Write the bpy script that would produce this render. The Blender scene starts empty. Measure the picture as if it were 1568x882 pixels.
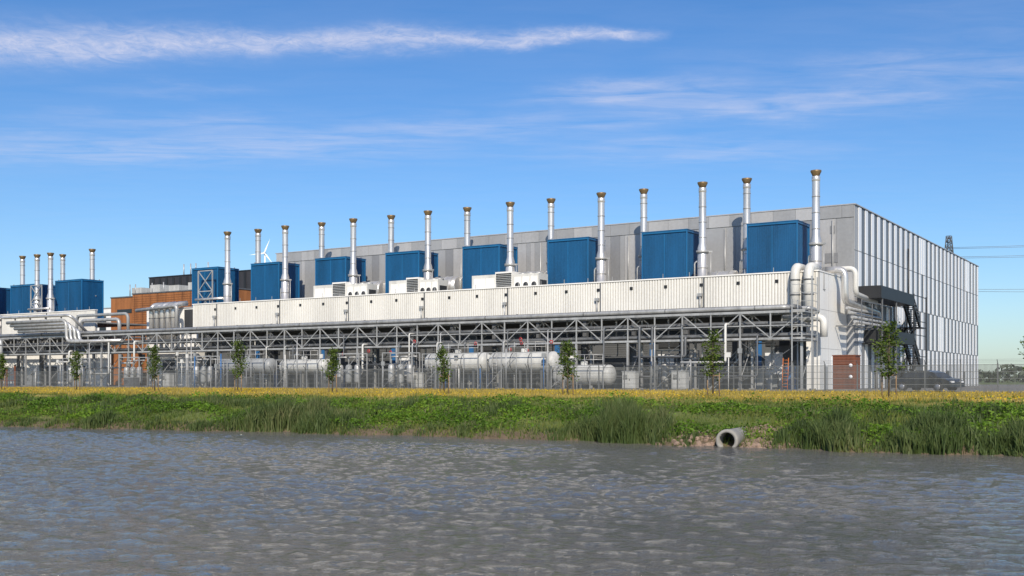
import bpy, math, random
import numpy as np
from mathutils import Vector, Matrix
random.seed(7); rng = np.random.default_rng(7)
G = 1.3          # yard level (water = 0)
YAW = math.radians(32.47)

# ------------------------------------------------------------------ materials
def nn(nt, t, **kw):
    n = nt.nodes.new(t)
    for k, v in kw.items():
        setattr(n, k, v)
    return n
def math_node(nt, op, a, b=None, c=None, clamp=False):
    n = nt.nodes.new('ShaderNodeMath'); n.operation = op; n.use_clamp = clamp
    for i, v in enumerate((a, b, c)):
        if v is None: continue
        if isinstance(v, (int, float)): n.inputs[i].default_value = v
        else: nt.links.new(v, n.inputs[i])
    return n.outputs[0]
def mixc(nt, fac, a, b, mode='MIX'):
    n = nt.nodes.new('ShaderNodeMix'); n.data_type = 'RGBA'; n.blend_type = mode
    for idx, v in ((0, fac), (6, a), (7, b)):
        if isinstance(v, (int, float)): n.inputs[idx].default_value = v
        elif isinstance(v, tuple): n.inputs[idx].default_value = (*v, 1) if len(v) == 3 else v
        else: nt.links.new(v, n.inputs[idx])
    return n.outputs[2]
def ramp(nt, fac, stops):
    n = nt.nodes.new('ShaderNodeValToRGB')
    el = n.color_ramp.elements
    while len(el) < len(stops): el.new(0.5)
    for e, (p, c) in zip(el, stops):
        e.position = p; e.color = (*c, 1) if len(c) == 3 else c
    nt.links.new(fac, n.inputs[0]); return n.outputs[0]
def noise(nt, vec, scale, detail=4, rough=0.55, dist=0.0):
    n = nt.nodes.new('ShaderNodeTexNoise')
    n.inputs['Scale'].default_value = scale; n.inputs['Detail'].default_value = detail
    n.inputs['Roughness'].default_value = rough; n.inputs['Distortion'].default_value = dist
    if vec is not None: nt.links.new(vec, n.inputs['Vector'])
    return n.outputs['Fac']
def mapping(nt, vec, scale=(1,1,1), rot=(0,0,0), loc=(0,0,0)):
    n = nt.nodes.new('ShaderNodeMapping')
    n.inputs['Scale'].default_value = scale; n.inputs['Rotation'].default_value = rot
    n.inputs['Location'].default_value = loc
    nt.links.new(vec, n.inputs['Vector']); return n.outputs[0]
def newmat(name):
    m = bpy.data.materials.new(name); m.use_nodes = True
    nt = m.node_tree; b = nt.nodes['Principled BSDF']
    return m, nt, b
def surf(name, col, rough=0.6, metal=0.0, var=0.18, scale=0.8, streak=True, bump=0.0):
    m, nt, b = newmat(name)
    geo = nn(nt, 'ShaderNodeNewGeometry').outputs['Position']
    v = mapping(nt, geo, (1, 1, 0.18 if streak else 1))
    f = noise(nt, v, scale, 3, 0.6)
    f2 = noise(nt, geo, scale*9, 2, 0.6)
    f = math_node(nt, 'ADD', math_node(nt, 'MULTIPLY', f, 0.7), math_node(nt, 'MULTIPLY', f2, 0.3))
    lo = tuple(c*(1-var*1.3) for c in col); hi = tuple(min(c*(1+var), 0.95) for c in col)
    c = ramp(nt, f, [(0.32, lo), (0.5, col), (0.68, hi)])
    nt.links.new(c, b.inputs['Base Color'])
    b.inputs['Roughness'].default_value = rough; b.inputs['Metallic'].default_value = metal
    if bump:
        bp = nn(nt, 'ShaderNodeBump'); bp.inputs['Strength'].default_value = bump
        nt.links.new(f2, bp.inputs['Height']); nt.links.new(bp.outputs[0], b.inputs['Normal'])
    return m
def foliage(name, cols, patch=0.25, trans=0.25):
    m, nt, b = newmat(name)
    g = nn(nt, 'ShaderNodeNewGeometry')
    f = noise(nt, g.outputs['Position'], patch, 3, 0.6)
    f = math_node(nt, 'ADD', math_node(nt, 'MULTIPLY', f, 1.5), -0.45)
    f = math_node(nt, 'ADD', f, math_node(nt, 'MULTIPLY', g.outputs['Random Per Island'], 0.42), clamp=True)
    n = len(cols)
    c = ramp(nt, f, [(i/(n-1), cc) for i, cc in enumerate(cols)])
    nt.links.new(c, b.inputs['Base Color'])
    b.inputs['Roughness'].default_value = 0.6; b.inputs['Specular IOR Level'].default_value = 0.25
    t = nn(nt, 'ShaderNodeBsdfTranslucent'); nt.links.new(c, t.inputs['Color'])
    mx = nn(nt, 'ShaderNodeMixShader'); mx.inputs[0].default_value = trans
    nt.links.new(b.outputs[0], mx.inputs[1]); nt.links.new(t.outputs[0], mx.inputs[2])
    nt.links.new(mx.outputs[0], nt.nodes['Material Output'].inputs['Surface'])
    return m

M = {}
M['white']  = surf('white_cladding', (0.80, 0.785, 0.745), 0.42, 0, 0.07, 0.5)
M['rib']    = surf('ribbed_cladding', (0.74, 0.72, 0.665), 0.48, 0, 0.11, 0.4)
M['rib2']   = surf('ribbed_cladding_groove', (0.38, 0.375, 0.36), 0.6, 0, 0.10, 0.4)
M['white2'] = surf('bright_panel', (0.80, 0.81, 0.82), 0.35, 0, 0.05, 0.5)
M['g1'] = surf('grey_panel_light', (0.40, 0.40, 0.40), 0.45, 0.1, 0.12, 0.4)
M['g2'] = surf('grey_panel_mid', (0.315, 0.32, 0.325), 0.45, 0.1, 0.12, 0.4)
M['g3'] = surf('grey_panel_dark', (0.23, 0.235, 0.245), 0.5, 0.1, 0.12, 0.4)
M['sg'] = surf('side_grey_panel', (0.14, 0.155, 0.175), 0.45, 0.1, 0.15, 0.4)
M['galv'] = surf('galvanised_steel', (0.40, 0.40, 0.39), 0.42, 0.3, 0.25, 1.5)
M['galv2'] = surf('weathered_steel', (0.15, 0.155, 0.16), 0.5, 0.3, 0.25, 1.5)
M['steel'] = surf('stainless_flue', (0.60, 0.585, 0.56), 0.33, 0.6, 0.2, 1.2)
M['brass'] = surf('heat_tinted_cap', (0.24, 0.165, 0.085), 0.45, 0.5, 0.3, 3)
M['blue'] = surf('blue_louvre', (0.007, 0.082, 0.20), 0.5, 0, 0.25, 0.6)
M['blue2'] = surf('blue_frame', (0.010, 0.115, 0.27), 0.45, 0, 0.15, 0.6)
M['blue3'] = surf('blue_door_paint', (0.03, 0.14, 0.35), 0.5, 0, 0.1, 0.6)
M['dark'] = surf('dark_louvre', (0.035, 0.037, 0.04), 0.6, 0, 0.3, 0.7)
M['black'] = surf('black_steel_and_pipe_dark', (0.018, 0.019, 0.021), 0.5, 0, 0.2, 1)
M['shut_shade'] = surf('shutter_grey_and_bay_shade', (0.11, 0.115, 0.12), 0.55, 0, 0.15, 0.7)  # shutter paint, also the bay back wall with shade in its colour
M['conc'] = surf('concrete', (0.26, 0.25, 0.225), 0.85, 0, 0.25, 1.2, False, 0.3)
M['roof'] = surf('roof_membrane', (0.22, 0.22, 0.21), 0.85, 0, 0.2, 0.6, False)
M['tank'] = surf('tank_white_paint', (0.45, 0.45, 0.425), 0.5, 0, 0.25, 1.0)
M['tank2'] = surf('tank_grey_paint', (0.26, 0.27, 0.27), 0.45, 0, 0.2, 1.0)
M['duct'] = surf('duct_white_paint', (0.62, 0.61, 0.57), 0.4, 0, 0.14, 1.0)
M['brick'] = surf('orange_timber_cladding', (0.31, 0.12, 0.038), 0.7, 0, 0.3, 0.9)
M['brick2'] = surf('brown_timber_cladding', (0.17, 0.07, 0.03), 0.7, 0, 0.25, 0.9)
M['cont'] = surf('rust_brown_paint', (0.17, 0.055, 0.025), 0.6, 0, 0.25, 1.5)
M['orange'] = surf('orange_ladder_paint', (0.5, 0.14, 0.03), 0.5, 0, 0.1, 1)
M['glass'] = surf('dark_glass', (0.02, 0.025, 0.03), 0.08, 0, 0.1, 1)
M['bark'] = surf('bark', (0.11, 0.085, 0.06), 0.9, 0, 0.3, 8, False)
M['stone'] = surf('rubble', (0.24, 0.17, 0.125), 0.9, 0, 0.5, 4, False)
M['wood'] = surf('stake_wood', (0.22, 0.15, 0.09), 0.9, 0, 0.3, 8, False)
M['dkwall'] = surf('charcoal_cladding', (0.03, 0.03, 0.034), 0.6, 0, 0.2, 1)
M['carpaint'] = surf('car_dark_paint', (0.012, 0.016, 0.022), 0.22, 0.3, 0.1, 1)
M['carpaint2'] = surf('car_silver_paint', (0.35, 0.36, 0.38), 0.3, 0.5, 0.1, 1)
M['tyre'] = surf('tyre', (0.02, 0.02, 0.02), 0.85, 0, 0.1, 3)
M['red'] = surf('red_lamp', (0.4, 0.02, 0.02), 0.3, 0, 0.1, 3)
M['fence'] = surf('fence_wire', (0.17, 0.175, 0.17), 0.5, 0.3, 0.2, 2)
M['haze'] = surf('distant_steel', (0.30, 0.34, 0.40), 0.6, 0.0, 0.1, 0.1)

# ------------------------------------------------------------------ mesh builder
class MB:
    def __init__(s): s.v=[]; s.f=[]; s.m=[]; s.sm=[]; s.mats=[]
    def mi(s, k):
        if k not in s.mats: s.mats.append(k)
        return s.mats.index(k)
    def face(s, pts, k, smooth=False):
        b=len(s.v); s.v += [tuple(p) for p in pts]; s.f.append(tuple(range(b,b+len(pts)))); s.m.append(s.mi(k)); s.sm.append(smooth)
    def box(s, x0,x1,y0,y1,z0,z1,k):
        if x0>x1: x0,x1=x1,x0
        if y0>y1: y0,y1=y1,y0
        b=len(s.v)
        s.v += [(x0,y0,z0),(x1,y0,z0),(x1,y1,z0),(x0,y1,z0),(x0,y0,z1),(x1,y0,z1),(x1,y1,z1),(x0,y1,z1)]
        for q in ((0,3,2,1),(4,5,6,7),(0,1,5,4),(1,2,6,5),(2,3,7,6),(3,0,4,7)):
            s.f.append(tuple(b+i for i in q)); s.m.append(s.mi(k)); s.sm.append(False)
    def beam(s, p0, p1, w, k):
        s.tube([p0,p1], w*0.7, k, 4, False)
    def tube(s, path, r, k, seg=10, smooth=True, bend=0.0, caps=True, r2=None):
        P=[Vector(p) for p in path]
        if bend and len(P)>2:
            Q=[P[0]]
            for i in range(1,len(P)-1):
                a=(P[i-1]-P[i]); c=(P[i+1]-P[i])
                la=min(bend,a.length*.48); lc=min(bend,c.length*.48)
                A=P[i]+a.normalized()*la; C=P[i]+c.normalized()*lc
                for j in range(6):
                    t=j/5; Q.append(A*(1-t)**2+P[i]*2*t*(1-t)+C*t*t)
            Q.append(P[-1]); P=Q
        rings=[]
        ref=None
        for i,p in enumerate(P):
            if i==0: t=P[1]-P[0]
            elif i==len(P)-1: t=P[-1]-P[-2]
            else: t=(P[i+1]-P[i]).normalized()+(P[i]-P[i-1]).normalized()
            t.normalize()
            if ref is None:
                ref=Vector((0,0,1)) if abs(t.z)<.9 else Vector((1,0,0))
            a=(ref-t*ref.dot(t)).normalized(); bb=t.cross(a); ref=a
            rr=r if r2 is None else r+(r2-r)*i/(len(P)-1)
            b=len(s.v); rings.append(b)
            for j in range(seg):
                an=2*math.pi*(j+.5)/seg
                s.v.append(tuple(p+(a*math.cos(an)+bb*math.sin(an))*rr))
        for i in range(len(rings)-1):
            for j in range(seg):
                j2=(j+1)%seg
                s.f.append((rings[i]+j,rings[i]+j2,rings[i+1]+j2,rings[i+1]+j)); s.m.append(s.mi(k)); s.sm.append(smooth)
        if caps:
            s.f.append(tuple(rings[0]+j for j in reversed(range(seg)))); s.m.append(s.mi(k)); s.sm.append(False)
            s.f.append(tuple(rings[-1]+j for j in range(seg))); s.m.append(s.mi(k)); s.sm.append(False)
    def lathe(s, prof, k, seg=16, origin=(0,0,0), axis='z'):
        rings=[]
        for (r,h) in prof:
            b=len(s.v); rings.append(b)
            for j in range(seg):
                a=2*math.pi*j/seg; c,d=r*math.cos(a),r*math.sin(a)
                if axis=='z': p=(c,d,h)
                elif axis=='x': p=(h,c,d)
                else: p=(d,h,c)
                s.v.append(tuple(p[i]+origin[i] for i in range(3)))
        for i in range(len(rings)-1):
            for j in range(seg):
                j2=(j+1)%seg
                s.f.append((rings[i]+j,rings[i]+j2,rings[i+1]+j2,rings[i+1]+j)); s.m.append(s.mi(k)); s.sm.append(True)
    def mesh(s, name):
        me=bpy.data.meshes.new(name); me.from_pydata(s.v,[],s.f)
        for k in s.mats: me.materials.append(M[k])
        me.polygons.foreach_set('material_index', s.m); me.polygons.foreach_set('use_smooth', s.sm)
        me.update(); return me
    def obj(s, name, parent=None, loc=(0,0,0), rz=0):
        o=bpy.data.objects.new(name, s.mesh(name)); bpy.context.collection.objects.link(o)
        o.location=loc; o.rotation_euler=(0,0,rz)
        if parent: o.parent=parent
        return o
def inst(name, me, loc, rz=0, sc=1.0):
    o=bpy.data.objects.new(name, me); bpy.context.collection.objects.link(o)
    o.location=loc; o.rotation_euler=(0,0,rz); o.scale=(sc,sc,sc); return o
def empty(name, loc=(0,0,0)):
    o=bpy.data.objects.new(name,None); bpy.context.collection.objects.link(o); o.location=loc; return o
def npmesh(name, V, F, mat, parent=None, smooth=False):
    me=bpy.data.meshes.new(name); n=F.shape[1]
    me.vertices.add(len(V)); me.vertices.foreach_set('co', V.astype(np.float32).ravel())
    me.loops.add(F.size); me.loops.foreach_set('vertex_index', F.astype(np.int32).ravel())
    me.polygons.add(len(F)); me.polygons.foreach_set('loop_start', np.arange(0,F.size,n,dtype=np.int32))
    me.polygons.foreach_set('loop_total', np.full(len(F), n, dtype=np.int32))
    if smooth: me.polygons.foreach_set('use_smooth', np.ones(len(F),dtype=bool))
    me.materials.append(mat); me.update(calc_edges=True)
    o=bpy.data.objects.new(name,me); bpy.context.collection.objects.link(o)
    if parent: o.parent=parent
    return o

# ------------------------------------------------------------------ terrain
SX=np.array([-3000,-200,-80,-46.8,-34,-21.8,-11.8,-4.3,20,200,3000.]); SY=np.array([20,20,27.5,30.5,33,34.2,33.9,33.8,34.2,36,36.])
def shore(x):
    x=np.asarray(x,float)
    return np.interp(x,SX,SY)+0.35*np.sin(x*0.9)+0.25*np.sin(x*2.3+1)+0.12*np.sin(x*6.1)
def hgt(x,y):
    x=np.asarray(x,float); y=np.asarray(y,float)
    d=y-shore(x)
    far=np.interp(d,[-8,-1,0,0.5,2.5,5,9.5,12,3000],[-1.2,-0.35,-0.02,0.22,0.50,0.85,1.25,G,G])
    near=np.interp(y,[-3000,-1,3,6],[0.7,0.5,0.0,-1.2])
    z=np.where(y<12,near,far)
    w=np.clip((d)/1.5,0,1)*np.clip((14-d)/5,0,1)
    z=z+w*(0.06*np.sin(x*1.3+y)+0.05*np.sin(x*2.9-y*1.7)+0.05*np.sin(y*2.1+x*.4))
    return z
def axis(parts):
    a=np.concatenate([np.linspace(*p,endpoint=False) for p in parts]); return np.unique(a)
gx=axis([(-3500,-300,16),(-300,-110,30),(-110,25,340),(25,300,30),(300,3501,16)])
gy=axis([(-2500,-20,14),(-20,20,20),(20,50,120),(50,120,40),(120,400,20),(400,5001,24)])
X,Y=np.meshgrid(gx,gy); Z=hgt(X,Y)
V=np.stack([X,Y,Z],-1).reshape(-1,3); nx=len(gx)
i,j=np.meshgrid(np.arange(nx-1),np.arange(len(gy)-1)); a=(j*nx+i).ravel()
F=np.stack([a,a+1,a+nx+1,a+nx],-1)
m,nt,b=newmat('ground_soil_grass_asphalt')
pos=nn(nt,'ShaderNodeNewGeometry').outputs['Position']
sep=nn(nt,'ShaderNodeSeparateXYZ'); nt.links.new(pos,sep.inputs[0])
n1=noise(nt,pos,0.35,5,.6); n2=noise(nt,pos,4,4,.6)
nf=math_node(nt,'ADD',math_node(nt,'MULTIPLY',n1,.5),math_node(nt,'MULTIPLY',n2,.5))
gr=ramp(nt,nf,[(.35,(0.05,0.075,0.014)),(.5,(0.10,0.13,0.025)),(.65,(0.15,0.15,0.045))])
ye=ramp(nt,nf,[(.35,(0.17,0.16,0.03)),(.5,(0.30,0.235,0.05)),(.65,(0.25,0.21,0.08))])
so=ramp(nt,nf,[(.35,(0.07,0.05,0.03)),(.6,(0.15,0.11,0.068))])
asph=ramp(nt,nf,[(.35,(0.12,0.115,0.105)),(.65,(0.19,0.18,0.165))])
yw=math_node(nt,'ADD',sep.outputs[1],math_node(nt,'MULTIPLY',n1,2.0))
zf=math_node(nt,'ADD',math_node(nt,'MULTIPLY',math_node(nt,'ADD',sep.outputs[2],-0.25),5.0),math_node(nt,'MULTIPLY',n2,.5),clamp=True)
c=mixc(nt,zf,so,gr)
f2=math_node(nt,'MULTIPLY',math_node(nt,'ADD',sep.outputs[2],-1.18),9.0,clamp=True)
c=mixc(nt,f2,c,ye)
f3=math_node(nt,'MULTIPLY',math_node(nt,'ADD',yw,-85.0),1.0,clamp=True)
c=mixc(nt,f3,c,asph)
f4=math_node(nt,'MULTIPLY',math_node(nt,'ADD',sep.outputs[1],-230.0),.05,clamp=True)
c=mixc(nt,f4,c,gr)
nt.links.new(c,b.inputs['Base Color']); b.inputs['Roughness'].default_value=.95
bp=nn(nt,'ShaderNodeBump'); bp.inputs['Strength'].default_value=.6; nt.links.new(n2,bp.inputs['Height']); nt.links.new(bp.outputs[0],b.inputs['Normal'])
npmesh('ground',V,F,m,smooth=True)

# ------------------------------------------------------------------ water (real wave geometry + fine ripple bump)
m,nt,b=newmat('murky_water')
pos=nn(nt,'ShaderNodeNewGeometry').outputs['Position']
big=noise(nt,mapping(nt,pos,(.05,.12,1),(0,0,.5)),1.0,3,.5)
c=ramp(nt,big,[(.35,(0.100,0.097,0.084)),(.65,(0.150,0.138,0.112))])
nt.links.new(c,b.inputs['Base Color']); b.inputs['Roughness'].default_value=.05; b.inputs['IOR'].default_value=1.34
rp=mapping(nt,pos,(1,1,1),(0,0,-YAW))
w2=noise(nt,mapping(nt,rp,(1.0,1.4,1),(0,0,-.3)),5.5,4,.70,.5)
bp=nn(nt,'ShaderNodeBump'); bp.inputs['Strength'].default_value=1.0; bp.inputs['Distance'].default_value=.15
nt.links.new(w2,bp.inputs['Height']); nt.links.new(bp.outputs[0],b.inputs['Normal'])
wx=axis([(-900,-80,12),(-80,-58,80),(-58,12,720),(12,30,60),(30,701,12)])
wy=axis([(-6,5,6),(5,20,210),(20,38,170),(38,43,4)])
X,Y=np.meshgrid(wx,wy); Z=np.zeros_like(X)
wr=np.random.default_rng(21)
gust=.75+.25*np.sin(X*.11+1.3*np.sin(Y*.17)+.6)*np.sin(Y*.23-X*.05+1)+.15*np.sin(X*.31-Y*.4)
for q in range(80):
    lam=.34*(3.0**wr.uniform(0,1)); kk=2*np.pi/lam; th=wr.normal(math.radians(70),.8)
    A_=.0050*lam*wr.uniform(.5,1.1)
    ph=wr.uniform(0,6.28); Z+=A_*np.sin(kk*(np.cos(th)*X+np.sin(th)*Y)+ph+1.1*np.sin(.5*X+.7*Y+q))
mask=np.clip((X+80)/6,0,1)*np.clip((30-X)/6,0,1)*np.clip((Y-5)/2,0,1)*np.clip((38-Y)/2,0,1)
mask*=np.clip((shore(X)-Y)/3,.25,1)
Z=Z*mask*np.clip(gust,.45,1.2)
V=np.stack([X,Y,Z],-1).reshape(-1,3); nx=len(wx)
i,j=np.meshgrid(np.arange(nx-1),np.arange(len(wy)-1)); a=(j*nx+i).ravel()
npmesh('water',V,np.stack([a,a+1,a+nx+1,a+nx],-1),m,smooth=True)

# ------------------------------------------------------------------ vegetation helpers
def blades(pts, h, w, lean, name, mat, parent=None, seg2=False):
    n=len(pts); ang=rng.uniform(0,2*np.pi,n); la=rng.uniform(0,2*np.pi,n)
    dx=np.stack([np.cos(ang),np.sin(ang),np.zeros(n)],-1)*(w/2)[:,None]
    L=np.stack([np.cos(la),np.sin(la),np.zeros(n)],-1)*(lean*h)[:,None]
    up=np.zeros((n,3)); up[:,2]=h
    if not seg2:
        V=np.stack([pts-dx,pts+dx,pts+up+L],1).reshape(-1,3)
        F=np.arange(3*n).reshape(n,3)
    else:
        mid=pts+up*.6+L*.35
        V=np.stack([pts-dx,pts+dx,mid+dx*.8,mid-dx*.8,pts+up*.97+L],1).reshape(-1,3)
        b=np.arange(n)[:,None]*5
        F=np.concatenate([b+np.array([[0,1,2]]),b+np.array([[0,2,3]]),b+np.array([[3,2,4]])])
    return npmesh(name,V,F,mat,parent)
def leaves(pts, size, name, mat, parent=None, flat=.5):
    n=len(pts)
    d=rng.normal(size=(n,3)); d[:,2]*=flat; d/=np.linalg.norm(d,axis=1)[:,None]
    e=rng.normal(size=(n,3)); e-= (e*d).sum(1)[:,None]*d; e/=np.linalg.norm(e,axis=1)[:,None]
    s=size[:,None]
    V=np.stack([pts-d*s*.6,pts+e*s*.32,pts+d*s*.6,pts-e*s*.32],1).reshape(-1,3)
    return npmesh(name,V,np.arange(4*n).reshape(n,4),mat,parent)
def pn(x,y,s=1.0):
    return .5+.25*(np.sin(x*.37*s+1.3*np.sin(y*.5*s))+np.sin(x*.83*s+y*.61*s+2)) 
M['lf']=foliage('bank_weeds',[(0.032,0.062,0.008),(0.075,0.150,0.013),(0.135,0.245,0.02),(0.23,0.33,0.03)],.35,.35)
M['gb']=foliage('bank_grass',[(0.040,0.068,0.014),(0.09,0.14,0.024),(0.16,0.19,0.040),(0.27,0.25,0.08)],.3,.3)
M['rd']=foliage('reed_leaf',[(0.03,0.050,0.016),(0.06,0.095,0.026),(0.095,0.13,0.04),(0.18,0.18,0.08)],.4,.25)
M['dg']=foliage('dry_grass',[(0.12,0.13,0.025),(0.28,0.22,0.045),(0.44,0.32,0.065),(0.50,0.38,0.11)],.2,.2)
M['fl']=foliage('yellow_flower',[(0.5,0.34,0.01),(0.7,0.48,0.02)],.5,.2)
M['tl']=foliage('tree_leaf',[(0.03,0.05,0.008),(0.06,0.10,0.015),(0.10,0.15,0.025),(0.16,0.20,0.04)],1.5,.3)
M['dt']=foliage('hazed_distant_leaf',[(0.05,0.07,0.045),(0.08,0.10,0.06)],.05,.1)  # aerial haze worked into the leaf colours

bank=empty('bank_vegetation')
def bankpts(n,d0,d1,x0=-92,x1=10,key=None):
    x=rng.uniform(x0,x1,n); d=rng.uniform(d0,d1,n)
    if key is not None:
        k=key(x,d)>rng.uniform(0,1,n); x=x[k]; d=d[k]
    y=shore(x)+d
    return x,y,d
x,y,d=bankpts(200000,.0,12,key=lambda x,d:.35+.65*pn(x,d*2))
hh=rng.uniform(.10,.36,len(x))*(.5+.9*pn(x*1.7+5,d*3))*np.interp(d,[0,8,11],[.9,.8,.5])
blades(np.stack([x,y,hgt(x,y)-.02],-1),hh,rng.uniform(.02,.045,len(x)),rng.uniform(0,.8,len(x)),'grass_blades',M['gb'],bank)
x,y,d=bankpts(170000,.4,9.5,key=lambda x,d:np.clip(2.2*pn(x*.8+9,d*2.5)-.5,0,1)*np.interp(d,[0,1.5,6,9.5],[.3,1,.9,.2]))
hz=rng.uniform(0,1,len(x))**.7*(.10+.33*pn(x*2.3,d*3))
leaves(np.stack([x,y,hgt(x,y)+hz],-1),rng.uniform(.06,.14,len(x)),'weed_leaves',M['lf'],bank)
RX=[];RH=[];RD=[]
def clump(cx,wx,d0,d1,n,h):
    xx=rng.normal(cx,wx*.5,n); dd=rng.uniform(d0,d1,n)
    RX.append(xx);RD.append(dd);RH.append(rng.uniform(.45,1,n)*h*np.exp(-((xx-cx)/(wx*1.1))**2)*(.6+.7*pn(xx*6,dd*5)))
clump(-33.4,2.8,-.05,2.6,4200,1.15); clump(-31,1.8,0,2,1100,.8)
clump(-17.8,1.9,-.1,2.2,4500,1.35); clump(-16.3,1.0,0,1.5,1300,1.0)
clump(-9.9,1.1,0,2.2,2200,1.0); clump(-6.9,1.6,0,2.5,2400,.9); clump(-4.5,1.2,.2,2.5,1500,.8); clump(-1.5,1.6,0,3,2400,1.1); clump(2.5,2,0,3,2000,1.0)
clump(-42.5,1.0,0,1.5,700,.65); clump(-24,.8,0,1.2,500,.5); clump(-55,2,0,2,900,.5); clump(-11.4,.6,.3,2,600,.6)
for _ in range(70):
    clump(rng.uniform(-75,3),rng.uniform(.4,1.3),rng.uniform(1,6),rng.uniform(6,8),260,rng.uniform(.35,.65))
for _ in range(90):
    clump(rng.uniform(-75,3),rng.uniform(.3,1.0),-.05,.8,130,rng.uniform(.2,.45))
xx=np.concatenate(RX);dd=np.concatenate(RD);h=np.concatenate(RH); yy=shore(xx)+dd
k=~((xx>-14.4)&(xx<-12.1)&(dd<2.2)); xx,dd,h,yy=xx[k],dd[k],h[k],yy[k]
blades(np.stack([xx,yy,hgt(xx,yy)-.03],-1),h,rng.uniform(.025,.05,len(xx)),rng.uniform(0,.5,len(xx)),'reeds',M['rd'],bank,True)
mead=empty('yellow_meadow')
n=130000; x=rng.uniform(-115,18,n); y=shore(x)+10.5+rng.uniform(0,1,n)**1.3*45
k=(y<84)&(rng.uniform(0,1,n)<(.35+.65*pn(x*.7,y))); x=x[k];y=y[k]
blades(np.stack([x,y,hgt(x,y)-.02],-1),rng.uniform(.06,.24,len(x)),rng.uniform(.03,.06,len(x)),rng.uniform(0,.8,len(x)),'dry_stems',M['dg'],mead)
n=18000; x=rng.uniform(-115,18,n); y=shore(x)+10.5+rng.uniform(0,1,n)**1.2*34
k=rng.uniform(0,1,n)<pn(x*.5+4,y*.6)**1.5; x=x[k];y=y[k]
leaves(np.stack([x,y,hgt(x,y)+rng.uniform(.08,.26,len(x))],-1),rng.uniform(.05,.10,len(x)),'flower_heads',M['fl'],mead)

# ------------------------------------------------------------------ saplings
def sapling(x,y,h,cw,seed,dens=1.0):
    r=random.Random(seed); rg=np.random.default_rng(seed)
    z=float(hgt(x,y)); p=MB()
    tip=Vector((r.uniform(-.15,.15),r.uniform(-.15,.15),h*.93))
    p.tube([(0,0,-.1),(tip.x*.3,tip.y*.3,h*.35),(tip.x*.6,tip.y*.6,h*.65),tuple(tip)],.055,'bark',6,r2=.012)
    pts=[]
    for i in range(30):
        t=.26+.68*i/30; b=Vector((tip.x*t,tip.y*t,h*t)); a=r.uniform(0,6.28)
        ln=cw*(1.0-.72*((t-.26)/.74))*r.uniform(.45,1.15)*(.7 if t<.36 else 1)
        e=b+Vector((math.cos(a)*ln,math.sin(a)*ln,ln*r.uniform(.5,1.1)))
        p.tube([tuple(b),tuple(e)],.014,'bark',4,r2=.004)
        for q in range(int(34*dens)):
            s=rg.uniform(.15,1.1); pts.append([*(b.lerp(e,s)+Vector(rg.normal(size=3)*.12))])
    for sx in (-.35,.35):
        p.tube([(sx,.05,-.1),(sx,.05,1.3)],.035,'wood',6)
    p.box(-.36,.36,.02,.08,1.12,1.18,'wood')
    root=p.obj('sapling_tree',None,(x,y,z))
    pts=np.array(pts)
    leaves(pts,rg.uniform(.08,.18,len(pts)),'crown_leaves',M['tl'],root)
for k,(sx,sh,cw) in enumerate([(-79.4,3.4,.85),(-69.6,3.6,.9),(-60.4,3.9,.85),(-51.1,3.1,.75),(-41.5,3.1,.65),(-32.3,3.3,.95),(-23,3.7,.8),(-13.5,3.9,1.0),(-6.9,3.6,.9),(-90,3.3,.6),(1.5,3.5,.7)]):
    sapling(sx,57+(2 if k==8 else 0),sh,cw,k+3,[.9,1,1,.9,.8,1.1,1,1.3,1.2,1,1][k])

# ------------------------------------------------------------------ culvert + rubble
p=MB(); ys=float(shore(-13.3))
p.lathe([(.27,2.6),(.27,-.35),(.36,-.35),(.38,-.2),(.36,0.1),(.36,2.6)],'conc',24,(0,0,0),'y')
p.lathe([(.001,.5),(.28,.5)],'black',24,(0,0,0),'y')  # black disc paints in the shade inside the pipe
p.obj('culvert_pipe',None,(-13.3,ys-.1,.20),math.radians(8))
p=MB()
for _ in range(750):
    sx=rng.normal(-13.2,.95); dd=rng.uniform(-.25,2.3); sy=float(shore(sx))+dd
    if abs(sx+13.3)<.45 and dd<1.0: continue
    s=rng.uniform(.03,.10); c=Vector((sx,sy,float(hgt(sx,sy))+s*.3))
    vs=[c+Vector((math.cos(a)*s*rng.uniform(.7,1.2),math.sin(a)*s*rng.uniform(.7,1.2),hh_*s*.6)) for hh_ in (-1,.5) for a in np.linspace(0,6.28,6)[:-1]]
    top=c+Vector((0,0,s*.8)); b0=len(p.v); p.v+= [tuple(v) for v in vs]+[tuple(top)]
    for q in range(5):
        q2=(q+1)%5
        for f in ((b0+q,b0+q2,b0+5+q2,b0+5+q),(b0+5+q,b0+5+q2,b0+10)):
            p.f.append(f);p.m.append(p.mi('stone'));p.sm.append(False)
p.obj('rubble_stones')

# ------------------------------------------------------------------ main building
xb0,xb1,yb0,yb1,zt=-110.2,-29.8,111.4,183.1,20.1
root=empty('data_center_building',( (xb0+xb1)/2,(yb0+yb1)/2,G))
def child(mb,name,par):
    o=mb.obj(name); o.parent=par; o.matrix_parent_inverse=Matrix.Translation(-Vector(par.location)); return o
p=MB(); p.box(xb0,xb1,yb0,yb1,G-.2,zt-.25,'g2'); p.box(xb0+.3,xb1-.3,yb0+.3,yb1-.3,zt-.25,zt-.2,'roof')
child(p,'core_walls',root)
p=MB()
x=xb0
ks=['g1','g2','g3','g1','g2','g1','g2']
while x<xb1-.05:
    w=random.choice([1.2,1.2,2.4,.6,3.6]); x2=min(x+w,xb1)
    k=random.choice(ks)
    if x2>xb1-3.2: k='g1'
    for (z0,z1) in ((G,7.6),(7.6,13.2),(13.2,18.7)):
        kk=k if random.random()<.8 else random.choice(ks)
        p.box(x+.015,x2-.015,yb0-.09,yb0-.003,z0+.02,z1-.02,kk)
    x=x2
x=xb0
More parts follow.
